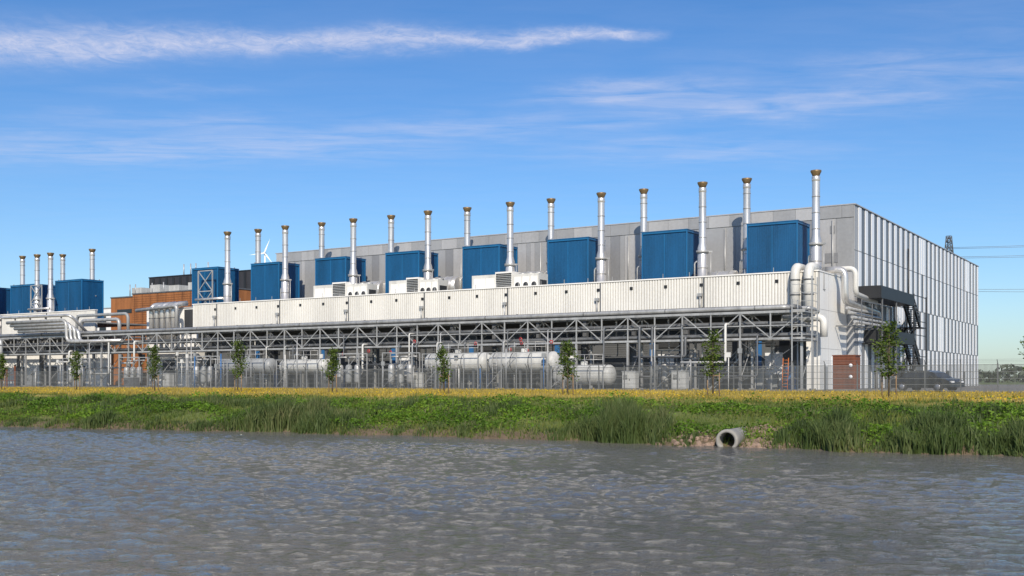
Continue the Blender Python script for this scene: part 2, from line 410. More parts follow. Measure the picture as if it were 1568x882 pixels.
while x<xb1-.05:
    x2=min(x+2.4,xb1); p.box(x+.012,x2-.012,yb0-.13,yb0-.003,18.74,zt-.12,'g2' if random.random()<.6 else 'g1'); x=x2
p.box(xb0-.15,xb1+.02,yb0-.18,yb0+.3,zt-.11,zt,'g1')
for q in range(14):
    xx=xb0+2.9+q*5.8; p.tube([(xx,yb0-.22,10.9),(xx,yb0-.22,18.6)],.08,'galv',6)
for q in range(7):
    xx=xb1-8.3-11.6*q; p.box(xx,xx+1.3,yb0-.17,yb0-.095,13.0,15.2,'dark'); p.box(xx-5.0,xx-4.2,yb0-.17,yb0-.095,11.5,13.3,'dark')
p.box(xb1-3.0,xb1-1.6,yb0-.14,yb0-.095,14.2,15.2,'g3'); p.box(xb1-2.4,xb1-1.9,yb0-.14,yb0-.095,17.2,18.0,'g3')
child(p,'front_cladding_panels',root)
p=MB()
nb=56; w=(yb1-yb0)/nb; lev=[G,6.0,10.7,15.4,zt-.12]
for L in range(4):
    for q in range(nb):
        y0=yb0+q*w
        wh=((q+(1,0,1,1)[L])%2==0)
        if random.random()<.04: wh=not wh
        if q==0: wh=False
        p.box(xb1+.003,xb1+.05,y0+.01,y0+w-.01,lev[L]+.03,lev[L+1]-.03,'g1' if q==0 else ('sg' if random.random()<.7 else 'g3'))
        if wh: p.box(xb1+.053,xb1+.11,y0+.12,y0+w-.12,lev[L]+.04,lev[L+1]-.04,'white2')
p.box(xb1-.3,xb1+.18,yb0-.05,yb1+.1,zt-.11,zt+.001,'g1')
child(p,'side_cladding_panels',root)
p=MB()
for (z0,ya,yb_) in ((10.5,112.2,127),(6.1,114.5,127)):
    p.box(-29.6,-27.4,ya,yb_,z0,z0+.15,'black'); p.box(-27.4,-27.3,ya,yb_,z0,z0+1.25,'black'); p.box(-29.6,-27.4,ya-.08,ya,z0,z0+1.25,'black')
    p.box(-29.6,-27.3,yb_+3.0,yb_+6.5,z0-2.3,z0-2.2,'black')
def stair(y0,z0,y1,z1,xa,xw):
    n=12
    for i in range(n):
        t=i/n; yy=y0+(y1-y0)*t; zz=z0+(z1-z0)*t
        p.box(xa,xa+xw,min(yy,yy+(y1-y0)/n),max(yy,yy+(y1-y0)/n),zz-.06,zz,'black')
    for xo in (xa,xa+xw):
        p.beam((xo,y0,z0-.05),(xo,y1,z1-.05),.22,'black'); p.beam((xo,y0,z0+1.05),(xo,y1,z1+1.05),.09,'black'); p.beam((xo,y0,z0+.55),(xo,y1,z1+.55),.06,'black')
        for i in range(7):
            t=i/6; p.beam((xo,y0+(y1-y0)*t,z0+(z1-z0)*t),(xo,y0+(y1-y0)*t,z0+(z1-z0)*t+1.05),.07,'black')
stair(127,10.6,130.2,8.3,-28.4,1.0); stair(133,8.3,127.4,6.2,-29.5,1.0); stair(127,6.2,130.2,3.9,-28.4,1.0); stair(133,3.9,128,G,-29.5,1.0)
for yy in (127,133.4):
    for xo in (-27.35,-29.5): p.beam((xo,yy,G),(xo,yy,11.9),.14,'black')
for zz in (11.75,8.9,7.3,4.9):
    p.beam((-27.35,127,zz),(-27.35,133.4,zz),.08,'black')
for yy in (113,119): p.beam((-27.4,yy,G),(-27.4,yy,10.6),.12,'galv2')
child(p,'fire_escape',root)
p=MB()
p.tube([(-29.5,134,9),(-29.5,134,17.8)],.09,'black',6)
p.tube([(-29.5,121,3),(-29.5,121,10)],.1,'galv',6)
for q,yy in enumerate((136,146,158,170)):
    p.box(-29.68,-29.6,yy,yy+1.1,G,G+2.2,'dark')
p.box(-29.68,-29.55,138.5,142.5,G,G+3.6,'shut_shade')
child(p,'doors_and_conduit',root)

# ------------------------------------------------------------------ annexes
def annex(x0,x1,nb0,endblock):
    root=empty('generator_annex_building',((x0+x1)/2,106,G))
    p=MB(); yf=101.6
    p.box(x0,x1,yf+.10,yf+.45,8.8,12.46,'rib2')
    x=x0
    while x<x1-.2:
        p.box(x+.03,x+.235,yf+.0,yf+.098,8.82,12.40,'rib'); x+=.30
    p.box(x0-.05,x1+.05,yf-.06,yf+.5,12.461,12.58,'white'); p.box(x0,x1,yf-.08,yf+.4,8.62,8.80,'galv')
    x=x1-11.5
    while x>x0+1:
        p.box(x-.07,x+.07,yf-.05,yf-.003,8.8,12.45,'galv2'); p.box(x-.55,x-.1,yf-.32,yf-.06,10.55,10.85,'galv')
        p.tube([(x-.3,yf-.2,8.7),(x-.3,yf-.2,10.6)],.09,'galv',6)
        x-=11.6
    x=x1-4
    while x>x0+1:
        p.box(x-.16,x+.16,yf-.06,yf-.003,11.55,11.85,'black'); x-=3.87
    x=x1-1.5
    while x>x0+1:
        p.beam((x,yf+.2,12.58),(x,yf+.2,13.05),.05,'galv'); x-=2.9
    child(p,'ribbed_parapet',root)
    p=MB(); p.box(x0+.01,x1-.01,yf+.46,111.2,10.6,10.8,'roof'); p.box(x0+.01,x1-.01,yf+.2,111.25,8.63,8.79,'g3')
    p.box(x0,x0+.3,yf+.46,111.2,8.8,12.4,'white')
    child(p,'roof_deck',root)
    p=MB(); yw=104.6
    p.box(x0,x1-.8,yw,yw+.3,G-.1,8.62,'shut_shade')  # back wall darkened to shutter grey: deeper bay shadow put into its colour
    x=x1-2.0; q=0
    while x-11.6>x0-3:
        a=x-11.6
        sx0,sx1=a+.9,a+6.3
        p.box(sx0,sx1,yw-.05,yw-.003,G,6.2,'shut_shade')
        for s in range(20): p.box(sx0+.05,sx1-.05,yw-.09,yw-.052,G+.1+s*.24,G+.26+s*.24,'shut_shade')
        p.box(sx0-.15,sx1+.15,yw-.25,yw-.092,6.2,6.7,'blue3' if q%2==0 else 'galv2')
        p.box(sx1+.15,sx1+.75,yw-.12,yw-.003,G,6.4,'blue3')
        p.box(sx1+1.1,sx1+2.9,yw-.1,yw-.003,G,4.9,'white2'); p.box(sx1+3.1,sx1+4.2,yw-.1,yw-.003,G,G+2.3,'blue3')
        p.box(sx1+1.2,sx1+4.6,yw-.14,yw-.103,5.6,7.6,'dark')
        p.box(a-.2,a+.25,yf+.3,yf+.8,G,8.62,'galv2')
        p.box(a+5.6,a+5.95,yf+.3,yf+.7,G,8.62,'galv2')
        p.box(a+6.9,a+7.5,yw-1.1,yw-.15,G,G+2.0,'galv'); p.box(a+8.2,a+8.9,yw-.9,yw-.15,G,G+1.5,'tank2')
        x-=11.6; q+=1
    child(p,'ground_floor_bays',root)
    if endblock:
        p=MB()
        p.box(x1-1.3,x1,yf+.5,111.2,G,12.46,'white'); p.box(x1-1.35,x1+.06,yf+.45,111.2,12.461,12.58,'white')
        p.box(x1+.003,x1+.05,103.4,104.5,G,G+2.2,'g1'); p.box(x1+.003,x1+.04,106,109,G+.0,G+3.2,'white2')
        for zz in (5.2,8.9): p.box(x1+.003,x1+.012,yf+.5,111.15,zz,zz+.03,'rib2')
        for yy in (104.9,108.1): p.box(x1+.003,x1+.013,yy,yy+.03,G,12.4,'rib2')
        child(p,'white_end_wall',root)
    return root
annex(-116.3,-30.5,8,True)
annex(-182,-137.3,3,False)
p=MB()
p.box(-127.5,-116.8,103,111,G,12.2,'white'); p.box(-127.6,-116.75,102.9,111.1,12.2,12.35,'g1')
p.box(-124.5,-122,102.9,102.995,8.4,9.2,'dark'); p.box(-119.5,-117.2,102.9,102.995,9.3,12.0,'dark'); p.box(-124,-121,102.9,102.995,G,5,'shut_shade')
p.obj('service_block_building')

# ------------------------------------------------------------------ enclosures
def enclosure_mesh(w):
    p=MB(); d=3.9; h=7.0
    p.box(.12,w-.12,.12,d-.12,0,h-.1,'blue')
    n=int(w/.2)
    for i in range(n): 
        x=.2+i*(w-.4)/n; p.box(x,x+.1,.07,.118,.3,h-.3,'blue')
    n=16
    for i in range(n):
        y=.2+i*(d-.4)/n; p.box(w-.118,w-.07,y,y+.11,.3,h-.3,'blue')
        p.box(.07,.118,y,y+.11,.3,h-.3,'blue')
    for (x,y) in ((0,0),(w-.14,0),(0,d-.14),(w-.14,d-.14)): p.box(x,x+.14,y,y+.14,0,h,'blue2')
    p.box(w*.5-.05,w*.5+.05,.04,.069,.3,h-.3,'blue2')
    for z in (0.02,h-.2):
        p.box(.142,w-.142,.0,.1,z,z+.18,'blue2'); p.box(.0,.1,.142,d-.142,z,z+.18,'blue2'); p.box(w-.1,w,.142,d-.142,z,z+.18,'blue2')
    p.box(-.04,w+.04,-.04,d+.04,h+.001,h+.07,'blue2')
    for (x,y) in ((.3,.3),(w-.5,d-.5)):
        p.box(x,x+.12,y,y+.12,h+.07,h+.25,'galv')
    return p.mesh('generator_enclosure')
em=enclosure_mesh(5.2); em2=enclosure_mesh(6.6)
for k in range(8): inst('generator_enclosure',em,(-38.6-11.6*k,104.5,10.8))
inst('generator_enclosure',em2,(-150.9,104.5,10.6)); inst('generator_enclosure',em2,(-162.6,104.5,10.4)); inst('generator_enclosure',em2,(-174,104.5,10.4))

# ------------------------------------------------------------------ exhaust stacks
def stack_mesh(h,rb,ru,hb):
    p=MB(); S=18
    p.lathe([(.001,0),(rb+.12,0),(rb+.12,.12),(rb,.12),(rb,hb),(ru,hb+.5),(ru,h-1.05)],'steel',S)
    p.lathe([(ru,h-1.05),(ru+.03,h-1.0),(ru+.03,h-.6),(ru-.02,h-.55)],'steel',S)
    p.lathe([(ru-.03,h-.5),(ru+.02,h-.38),(ru+.15,h-.12),(ru+.15,h),(ru+.1,h),(ru-.05,h-.35),(.01,h-.4)],'brass',S)
    for z in np.arange(1.2,h-1.2,1.55):
        r=(rb if z<hb else ru); p.lathe([(r-.01,z),(r+.03,z),(r+.03,z+.08),(r-.01,z+.08)],'galv',S)
    p.lathe([(rb-.02,hb-.5),(rb+.14,hb-.5),(rb+.14,hb-.25),(rb-.02,hb-.25)],'galv',S)
    p.box(rb*.5,rb+.5,-.06,.06,hb-.46,hb-.3,'galv')
    p.tube([(rb+.32,0,0),(rb+.32,0,hb-.3)],.05,'galv',6)
    p.tube([(-rb-.3,.1,0),(-rb-.3,.1,hb*.7),(-rb*.5,.1,hb*.7+.3)],.09,'steel',6,bend=.2)
    p.box(-rb-.35,rb+.35,-.3,.3,.0,.06,'galv2')
    return p.mesh('exhaust_stack')
sf=stack_mesh(11.5,.52,.37,4.8); sb=stack_mesh(12.1,.45,.37,5.2)
for k in range(8): inst('exhaust_stack',sf,(-31.3-11.6*k+(.9 if k==7 else 0),103.5,10.8),0.15*((k*3)%4-1.5))
for k in range(7): inst('exhaust_stack',sb,(-39.5-11.65*k,107,10.8),0.2*k)
for (x,y,me) in ((-150.6,103.5,sf),(-165.8,103.5,sf),(-154.3,103.7,sf),(-145.2,107,sb),(-163,106.9,sb),(-155.4,109,sb),(-172.5,104,sf)): inst('exhaust_stack',me,(x,y,10.4))
p=MB(); p.lathe([(.001,0),(1.1,0),(1.3,.1),(1.3,3.7),(1.1,3.8),(.001,3.8)],'steel',24,(0,0,0),'x')
for xx in (.5,1.9,3.2): p.lathe([(1.29,xx),(1.35,xx),(1.35,xx+.12),(1.29,xx+.12)],'galv',24,(0,0,0),'x')
for xx in (.6,3.0): p.box(xx,xx+.2,-1,1,-2.6,-.7,'galv2')
sm=p.mesh('exhaust_silencer')
for k in (1,3,4,5): inst('exhaust_silencer',sm,(-32.6-11.6*k,106.6,13.4 if k!=1 else 12.2))
def ahu(L):
    p=MB(); h=3.0
    p.box(0,L*.36,0,2.0,.3,h,'duct'); p.box(L*.36+.05,L*.62,-.1,2.1,.3,h+.25,'white'); p.box(L*.62+.05,L,0,2.0,.3,h-.1,'duct')
    for i in range(13): p.box(L*.37+.1,L*.61,-.17,-.1,.55+i*.2,.66+i*.2,'dark')
    for i in range(3):
        xx=L*.64+i*L*.12; p.box(xx+.05,xx+L*.11-.05,-.04,-.003,.5,h-.4,'white')
        p.lathe([(.001,0),(.42,0),(.42,.03)],'dark',16,(xx+L*.06,1.0,h-.08)); p.lathe([(.42,-.1),(.47,-.1),(.47,.12),(.42,.12)],'galv',16,(xx+L*.06,1.0,h-.05))
        p.lathe([(.001,-.05),(.33,-.05),(.33,-.045)],'dark',14,(xx+L*.055,0,h*.55),'y')
    p.box(.3,L*.2,-.05,-.003,.5,h-.4,'white'); p.box(L*.2+.15,L*.35,-.05,-.003,.5,h-.4,'white')
    for i in range(5): p.box(.02+i*L*.235,.2+i*L*.235,.0,2.0,-.3,.3,'galv2')
    p.box(L-.003,L+.04,.3,1.7,.8,2.2,'dark')
    return p.mesh('rooftop_air_handler')
for x0,L,y in ((-94.8,8.8,102.25),(-82.6,7.3,102.25),(-70.5,8.9,102.25)): inst('rooftop_air_handler',ahu(L),(x0,y,11.1))
for x0,hh_ in ((-117,17.2),(-155.2,17.0)):
    p=MB()
    for xx in (x0,x0+2.8): p.beam((xx,103.2,10.8),(xx,103.2,hh_),.14,'galv')
    for z0,z1 in ((11.6,hh_-2.8),(hh_-2.8,hh_)):
        p.beam((x0,103.2,z0),(x0+2.8,103.2,z1),.10,'galv'); p.beam((x0,103.2,z1),(x0+2.8,103.2,z0),.10,'galv'); p.beam((x0,103.2,z1),(x0+2.8,103.2,z1),.12,'galv')
    p.tube([(x0-.5,103.1,13.3),(x0+5,103.1,13.3)],.18,'steel',10)
    p.obj('bracing_frame')
# ------------------------------------------------------------------ ducts
p=MB()
for xx in (-32.5,-31.2):
    p.tube([(xx,100.9,7.6),(xx,100.9,12.9),(xx,103.6,12.9)],.44,'duct',16,bend=.9)
    for z in (8.6,10.2,11.6): p.lathe([(.43,z),(.50,z),(.50,z+.12),(.43,z+.12)],'galv2',16,(xx,100.9,0))
p.tube([(-33.5,100.3,8.0),(-29.6,100.3,8.0),(-29.6,100.3,6.2)],.34,'duct',14,bend=.6)
p.tube([(-31.5,106.6,13.0),(-29.4,106.6,13.0),(-29.4,106.6,9.9),(-29.3,119,9.4),(-29.3,119,7.5)],.34,'steel',14,bend=.8)
p.tube([(-31.5,108.2,13.2),(-28.8,108.2,13.2),(-28.8,108.2,10.7),(-28.8,116,10.3)],.26,'duct',12,bend=.7)
for q in range(4): p.tube([(-29.1+.25*q,106.2,9.2-.45*q),(-29.1+.25*q,117.5+q,9.2-.45*q),(-29.1+.25*q,117.5+q,G)],.15,'galv',8,bend=.4)
for yy in (107,111,115,118):
    p.beam((-30.4 if yy<111 else -29.6,yy,7.5),(-27.9,yy,7.5),.12,'galv2'); p.beam((-27.9,yy,7.5),(-27.9,yy,9.9),.1,'galv2')
p.beam((-27.9,107,9.9),(-27.9,118,9.9),.1,'galv2')
p.obj('ventilation_ducts')
p=MB()
for q in range(5):
    xx=-124.6+q*1.15; p.tube([(xx,101.5,7.6),(xx,101.5,12.6-.15*(q%2)),(xx+.5,103.4,12.9)],.36,'steel',12,bend=.7)
    for z in (9,10.8): p.lathe([(.35,z),(.41,z),(.41,z+.1),(.35,z+.1)],'galv2',12,(xx,101.5,0))
p.tube([(-127,100.8,12.0),(-118.6,100.8,12.4),(-118.6,100.8,8.2)],.25,'galv',10,bend=.5)
p.obj('ventilation_ducts')

# ------------------------------------------------------------------ pipe rack
def rack(x0,x1):
    p=MB()
    zs=(6.0,7.2,8.45)
    for yy in (96.6,99.8):
        for z,w in zip(zs,(.20,.10,.22)): p.box(x0,x1,yy-.09,yy+.09,z-w/2,z+w/2,'galv')
        x=x1-.3; i=0
        while x>x0:
            p.beam((x,yy,6),(x,yy,8.45),.12,'galv')
            xn=x-2.9
            if xn>x0:
                if i%2: p.beam((x,yy,6.05),(xn,yy,8.4),.09,'galv')
                else: p.beam((x,yy,8.4),(xn,yy,6.05),.09,'galv')
            x=xn; i+=1
    x=x1-.3; i=0
    while x>x0:
        for z in (6.0,7.2,8.45): p.beam((x,96.7,z),(x,99.7,z),.12,'galv')
        if i%2==0:
            for yy in (96.6,99.8):
                p.box(x-.10,x+.10,yy-.10,yy+.10,G,5.88,'galv'); p.box(x-.25,x+.25,yy-.25,yy+.25,G-.05,G+.12,'conc')
            p.beam((x,96.6,2.2),(x,99.8,5.6),.07,'galv')
        if i%4==0: p.beam((x,96.6,2.0),(x-5.8,96.6,5.7),.05,'galv2'); p.beam((x-5.8,96.6,2.0),(x,96.6,5.7),.05,'galv2')
        x-=2.9; i+=1
    return p
p=rack(-176,-30.2); p.obj('pipe_rack')
p=MB()
for (yy,z,r,k,xe,xs) in ((96.9,8.86,.21,'galv',-32,-176),(97.6,8.9,.26,'galv2',-31.5,-176),(98.5,8.88,.22,'tank',-33,-140),(99.2,8.85,.2,'galv',-30.5,-176),
                     (97.3,7.45,.16,'galv2',-31,-176),(98,7.5,.2,'galv2',-34,-176),(98.8,7.45,.14,'tank',-31,-176),
                     (97.1,6.35,.17,'galv2',-30.6,-176),(97.9,6.3,.14,'galv2',-31,-176),(98.7,6.4,.24,'galv',-31,-176)):
    p.tube([(xs,yy,z),(xe,yy,z),(xe,100.5,z-.1)],r,k,10,bend=.5)
    x=xe-3
    while x>xs: 
        p.lathe([(r-.01,x),(r+.05,x),(r+.05,x+.1),(r-.01,x+.1)],'galv2',10,(0,yy,z),'x'); x-=random.choice([6,9,12])
for _ in range(60):
    x=random.uniform(-140,-34); yy=random.choice([95.9,96.2,100.3,101,102.8]); zt_=random.choice([6.3,7.4]); zl=random.uniform(2.2,5)
    p.tube([(x,97.5,zt_),(x,yy,zt_),(x,yy,zl),(x-random.uniform(1,7),yy,zl)],random.choice([.06,.08,.12]),random.choice(['galv','galv2','galv2','tank','duct']),8,bend=.25)
for _ in range(46):
    x=random.uniform(-140,-34); yy=random.uniform(91,96); hh_=random.uniform(1.4,4.2)
    p.tube([(x,yy,G),(x,yy,G+hh_)],random.choice([.04,.05,.07]),random.choice(['galv','duct','galv2','blue3']),6)
    if random.random()<.5: p.box(x-.2,x+.2,yy-.08,yy+.08,G+hh_-.1,G+hh_+.35,random.choice(['duct','galv2','tank2']))
for _ in range(10):
    x=random.uniform(-85,-55); p.lathe([(.12,0),(.2,0),(.2,.04),(.12,.04)],'red',10,(x,96.2,random.uniform(5.2,6.6)),'y')
for q in range(4):
    xx=-133-q*.8; p.tube([(xx-14,95.8-.1*q,9.3+.45*q),(xx,95.8-.1*q,9.3+.45*q),(xx+.2,95.8-.1*q,7.6),(xx+9,96,7.6)],.24,'galv' if q%2 else 'steel',12,bend=.9)
p.tube([(-137.5,99.5,8),(-137.5,99.5,10.8),(-129,99.5,10.8),(-129,99.5,8)],.26,'galv',12,bend=.8)
p.tube([(-139.5,100.2,8),(-139.5,100.2,11.6),(-128,100.2,11.6),(-128,100.2,8)],.22,'tank2',12,bend=.8)
p.tube([(-170,95.2,12.6),(-152,95.2,12.5),(-150.5,95.2,11.4),(-134,95.2,11.3),(-134,98,8.9)],.2,'steel',12,bend=.9)
for q in range(4):
    xx=-149.5-q*2.1; p.tube([(xx,94.6,G),(xx,94.6,8.2-.4*q),(xx-6,94.6,8.7-.4*q)],.24,'steel' if q%2 else 'galv',12,bend=.9)
p.obj('process_pipework')

# ------------------------------------------------------------------ tanks & yard equipment
def tank(L,r,hc,k='tank'):
    p=MB()
    prof=[(.001,-.45),(r*.5,-.4),(r*.85,-.22),(r,0),(r,L),(r*.85,L+.22),(r*.5,L+.4),(.001,L+.45)]
    p.lathe(prof,k,24,(0,0,hc),'x')
    for t in (.05,.35,.65,.95): p.lathe([(r-.01,L*t-.05),(r+.03,L*t-.05),(r+.03,L*t+.05),(r-.01,L*t+.05)],'galv2',24,(0,0,hc),'x')
    for t in (.15,.5,.85):
        p.box(L*t-.15,L*t+.15,-r*.8,r*.8,hc-r*1.0,hc-r*.55,'galv2')
        for yy in (-r*.7,r*.7): p.box(L*t-.1,L*t+.1,yy-.1,yy+.1,0,hc-r*1.0,'galv2')
    p.lathe([(.001,r+.35),(.35,r+.35),(.35,0)],k,14,(L*.5,0,hc)); p.tube([(L*.25,0,hc+r-.1),(L*.25,0,hc+r+.6),(L*.25+.8,0,hc+r+.6)],.08,'galv',8,bend=.2)
    for z in (.5,1.0): p.tube([(L*.2,-.5,hc+r+z),(L*.9,-.5,hc+r+z)],.03,'galv',5)
    for t in (.2,.375,.55,.725,.9): p.tube([(L*t,-.5,hc+r*.8),(L*t,-.5,hc+r+1.0)],.03,'galv',5)
    for i in range(5):
        p.beam((L*i/4,-r-.5,0),(L*i/4,-r-.5,hc+r*.9),.08,'galv')
    p.beam((0,-r-.5,hc+r*.9),(L,-r-.5,hc+r*.9),.08,'galv'); p.beam((0,-r-.5,hc-.2),(L,-r-.5,hc-.2),.05,'galv'); p.beam((0,-r-.5,.2),(L/2,-r-.5,hc+r*.9),.05,'galv')
    for yy in (-.25,.25): p.tube([(L*.1+yy,-r-.15,0),(L*.1+yy,-r-.15,hc+r*.6)],.03,'galv',5)
    for i in range(8): p.tube([(L*.1-.25,-r-.15,.3+i*.35),(L*.1+.25,-r-.15,.3+i*.35)],.02,'galv',4)
    return p.mesh('storage_tank')
t1=tank(7.2,1.05,2.75); t2=tank(5.8,1.0,1.4); t3=tank(8.2,.95,2.6,'tank2'); t4=tank(6.4,.85,2.5,'tank')
inst('storage_tank',t1,(-70.6,94.6,G)); inst('storage_tank',t1,(-62.3,94.6,G)); inst('storage_tank',t2,(-54.5,94.4,G))
inst('storage_tank',t3,(-103.2,95.2,G)); inst('storage_tank',t4,(-92.6,94.9,G))
def cabinet(w,d,h,k):
    p=MB(); p.box(0,w,0,d,.12,h,k); p.box(-.04,w+.04,-.04,d+.04,h+.001,h+.08,'galv'); p.box(.05,w-.05,.05,d-.05,0,.119,'conc')
    p.box(.06,w/2-.03,-.035,-.002,.25,h-.12,k); p.box(w/2+.03,w-.06,-.035,-.002,.25,h-.12,k)
    for i in range(5): p.box(.15,w/2-.12,-.05,-.036,h-.75+i*.1,h-.7+i*.1,'dark')
    p.box(w/2+.07,w/2+.11,-.07,-.036,h*.5,h*.6,'black'); return p.mesh('equipment_cabinet')
cbs=[cabinet(1.2,.7,1.5,'tank2'),cabinet(1.8,1,1.2,'galv2'),cabinet(1.4,.8,1.7,'tank')]
for x in (-97.5,-84,-73.5,-47.5,-41.5,-110,-118,-129,-142):
    inst('equipment_cabinet',random.choice(cbs),(x+random.uniform(-.5,.5),random.uniform(91,96),G))
def skid():
    p=MB()
    for q in range(3):
        x=q*1.3; p.lathe([(.001,.5),(.35,.6),(.38,.8),(.38,2.4),(.3,2.6),(.001,2.7)],'tank2' if q%2 else 'galv',14,(x,0,0))
        p.tube([(x,0,2.6),(x,0,3.5),(x+1.0,0,3.5)],.08,'galv',8,bend=.2)
        for a in (.3,2.4,4.4): p.beam((x+.33*math.cos(a),.33*math.sin(a),0),(x+.33*math.cos(a),.33*math.sin(a),.8),.06,'galv2')
    for xx in (-.7,3.4):
        for yy in (-.7,.7): p.beam((xx,yy,0),(xx,yy,3.9),.1,'galv')
    for yy in (-.7,.7): p.beam((-.7,yy,3.9),(3.4,yy,3.9),.1,'galv'); p.beam((-.7,yy,2),(3.4,yy,2),.06,'galv')
    p.beam((-.7,-.7,0),(3.4,-.7,3.9),.05,'galv')
    return p.mesh('filter_skid')
sk=skid()
for x in (-107.5,-83.5,-76,-46.2,-121,-133): inst('filter_skid',sk,(x,101.6 if x>-60 else 94.5,G),0)
def lamp(h,arm):
    p=MB(); p.tube([(0,0,0),(0,0,h)],.09,'galv',8,r2=.05)
    p.box(-.15,.15,-.15,.15,0,.3,'galv2'); p.tube([(0,0,h-.05),(arm,0,h+.1)],.035,'galv',6)
    p.box(arm-.1,arm+.5,-.14,.14,h+.04,h+.16,'galv2'); p.box(arm,arm+.4,-.1,.1,h+.01,h+.038,'white2'); return p.mesh('street_lamp')
l6=lamp(5.6,.3); l10=lamp(10.5,.8)
for x in (-84,-64.5,-52,-41,-101,-120,-140): inst('street_lamp',l6,(x,88,G),1.5)
for (x,y) in ((-7.5,140),(-2,150),(14,132),(-9,185)): inst('street_lamp',l10,(x,y,G),2.8)
p=MB(); p.box(0,2.0,0,1.6,.1,3.05,'cont'); p.box(-.05,2.05,-.05,1.65,3.051,3.15,'cont'); p.box(0.03,1.97,.03,1.57,0,.099,'conc')
for i in range(12): p.box(.08,1.92,-.04,-.002,.25+i*.23,.36+i*.23,'cont')
for i in range(9): p.box(2.002,2.04,.15+i*.16,.23+i*.16,.25,2.9,'cont')
for (a,b_) in ((.5,1.2),(1.4,2.2)): p.lathe([(.001,-.06),(.16,-.06),(.16,-.04)],'white2',12,(1.6,0,b_),'y')
p.obj('utility_kiosk',None,(-28.0,97.6,G))
p=MB()
for xx in (0,.5): p.tube([(xx,0,0),(xx,.35,2.9)],.04,'orange',6)
for i in range(9): p.tube([(0,.04*i,.3+i*.3),(.5,.04*i,.3+i*.3)],.025,'orange',6)
p.obj('orange_ladder',None,(-32.0,95.6,G))
p=MB()
for xx in (0,1.1):
    p.beam((0,xx,0),(4.6,xx,4.5),.16,'galv'); p.beam((0,xx,1.0),(4.6,xx,5.5),.06,'galv')
    for i in range(6): p.beam((i*.92,xx,i*.9),(i*.92,xx,i*.9+1),.05,'galv')
for i in range(15): p.box(i*.31,i*.31+.28,0,1.1,i*.3+.05,i*.3+.09,'galv2')
p.box(4.6,6.4,0,1.1,4.42,4.5,'galv2')
for xx in (4.7,6.3): p.beam((xx,0,0),(xx,0,5.5),.1,'galv')
p.obj('steel_stairs',None,(-41.2,101.2,G))
p=MB()
for xx in (0,1.8):
    for yy in (0,1.6): p.beam((xx,yy,0),(xx,yy,10.2-(2 if xx==0 else 0)),.1,'galv')
for z in np.arange(5,10.2,.75): 
    p.beam((0,0,z),(1.8,0,z),.05,'galv'); p.beam((1.8,0,z),(1.8,1.6,z),.05,'galv')
p.box(0,1.8,0,1.6,4.4,4.47,'galv2')
p.obj('access_tower',None,(-31.2,96.0,G))

# ------------------------------------------------------------------ perimeter fence
p=MB(); x0,x1,yf=-185,32,85.0
x=x0
while x<=x1:
    p.box(x-.04,x+.04,yf-.035,yf+.035,G-.05,G+2.15,'galv2'); p.beam((x,yf,G+2.15),(x,yf-.3,G+2.4),.04,'galv2'); x+=2.5
for z in (.12,.55,1.0,1.5,2.0): p.box(x0,x1,yf-.05,yf-.038,G+z,G+z+.03,'fence')
x=x0
while x<x1:
    p.face([(x,yf-.052,G+.05),(x+.028,yf-.052,G+.05),(x+.028,yf-.052,G+2.05),(x,yf-.052,G+2.05)],'fence'); x+=.08
for z in (2.2,2.3,2.4): p.box(x0,x1,yf-.15,yf-.14,G+z,G+z+.012,'galv2')
p.obj('perimeter_fence')
p=MB()
for i in range(7):
    xx=-139-i*1.9; p.box(xx-.09,xx+.09,-.09,.09,0,2.5 if i%3 else 2.9,'cont'); p.box(xx-.12,xx+.12,-.12,.12,2.5 if i%3 else 2.9,2.6 if i%3 else 3.0,'black')
for z in (.8,1.6): p.box(-151,-139,-.03,.03,z,z+.08,'cont')
p.obj('brown_post_barrier',None,(0,90,G))
p=MB(); p.box(-165,-137,103.5,103.9,G,6.1,'white'); 
for xx in (-160,-152,-145): p.box(xx,xx+3,103.4,103.495,G,4.3,'shut_shade')
p.obj('white_yard_wall')
# ------------------------------------------------------------------ left background buildings
root=empty('timber_clad_office_building',(-152,133,G))
p=MB(); p.box(-167,-158.5,127,140,G,17.0,'brick'); p.box(-158.45,-134,125,141,G,17.2,'brick'); p.box(-158.6,-133.9,124.9,141.1,17.2,17.4,'galv2'); p.box(-167.1,-158.65,126.9,140.1,17.0,17.2,'galv2')
child(p,'timber_walls',root); p=MB()
for L in range(3):
    z=2.6+L*3.2
    for i in range(3):
        x=-156.2+i*7.6; p.box(x,x+1.1,124.93,124.99,z,z+.9,'glass')
    p.box(-164.8,-163.6,126.93,126.99,z,z+1.0,'glass')
p.box(-165.2,-161.2,126.93,126.99,14.2,14.9,'glass')
for i in range(40): 
    p.box(-158.4,-134,124.96,124.985,1.5+i*.39,1.53+i*.39,'brick2')
for i in range(12): p.box(-158+i*2.05,-157.9+i*2.05,124.94,124.958,G,17.1,'brick2')
child(p,'windows_and_battens',root); p=MB()
for i,x in enumerate((-165,-160,-155,-150)): p.box(x,x+2.6,130,133,17.21 if i<2 else 17.41,19.0+.3*(i%2),'tank')
for x in (-163,-161.5,-157,-154): p.tube([(x,128,17.2),(x,128,19.4)],.1,'galv',6)
child(p,'roof_plant',root)
p=MB(); p.box(-180,-150,146,170,G,22.8,'dkwall'); p.box(-180.1,-149.9,145.9,170.1,22.8,23.0,'black')
for i in range(15): p.box(-179+i*2,-178.4+i*2,145.9,145.99,16,22.6,'black')
for x in (-172,-168.5,-165,-170): p.tube([(x,148,22.8),(x,148,25.4)],.12,'galv',6)
p.obj('charcoal_hall_building')
p=MB(); p.box(-212,-184,140,160,G,16.5,'white'); p.box(-212.1,-183.9,139.9,160.1,16.5,16.7,'galv')
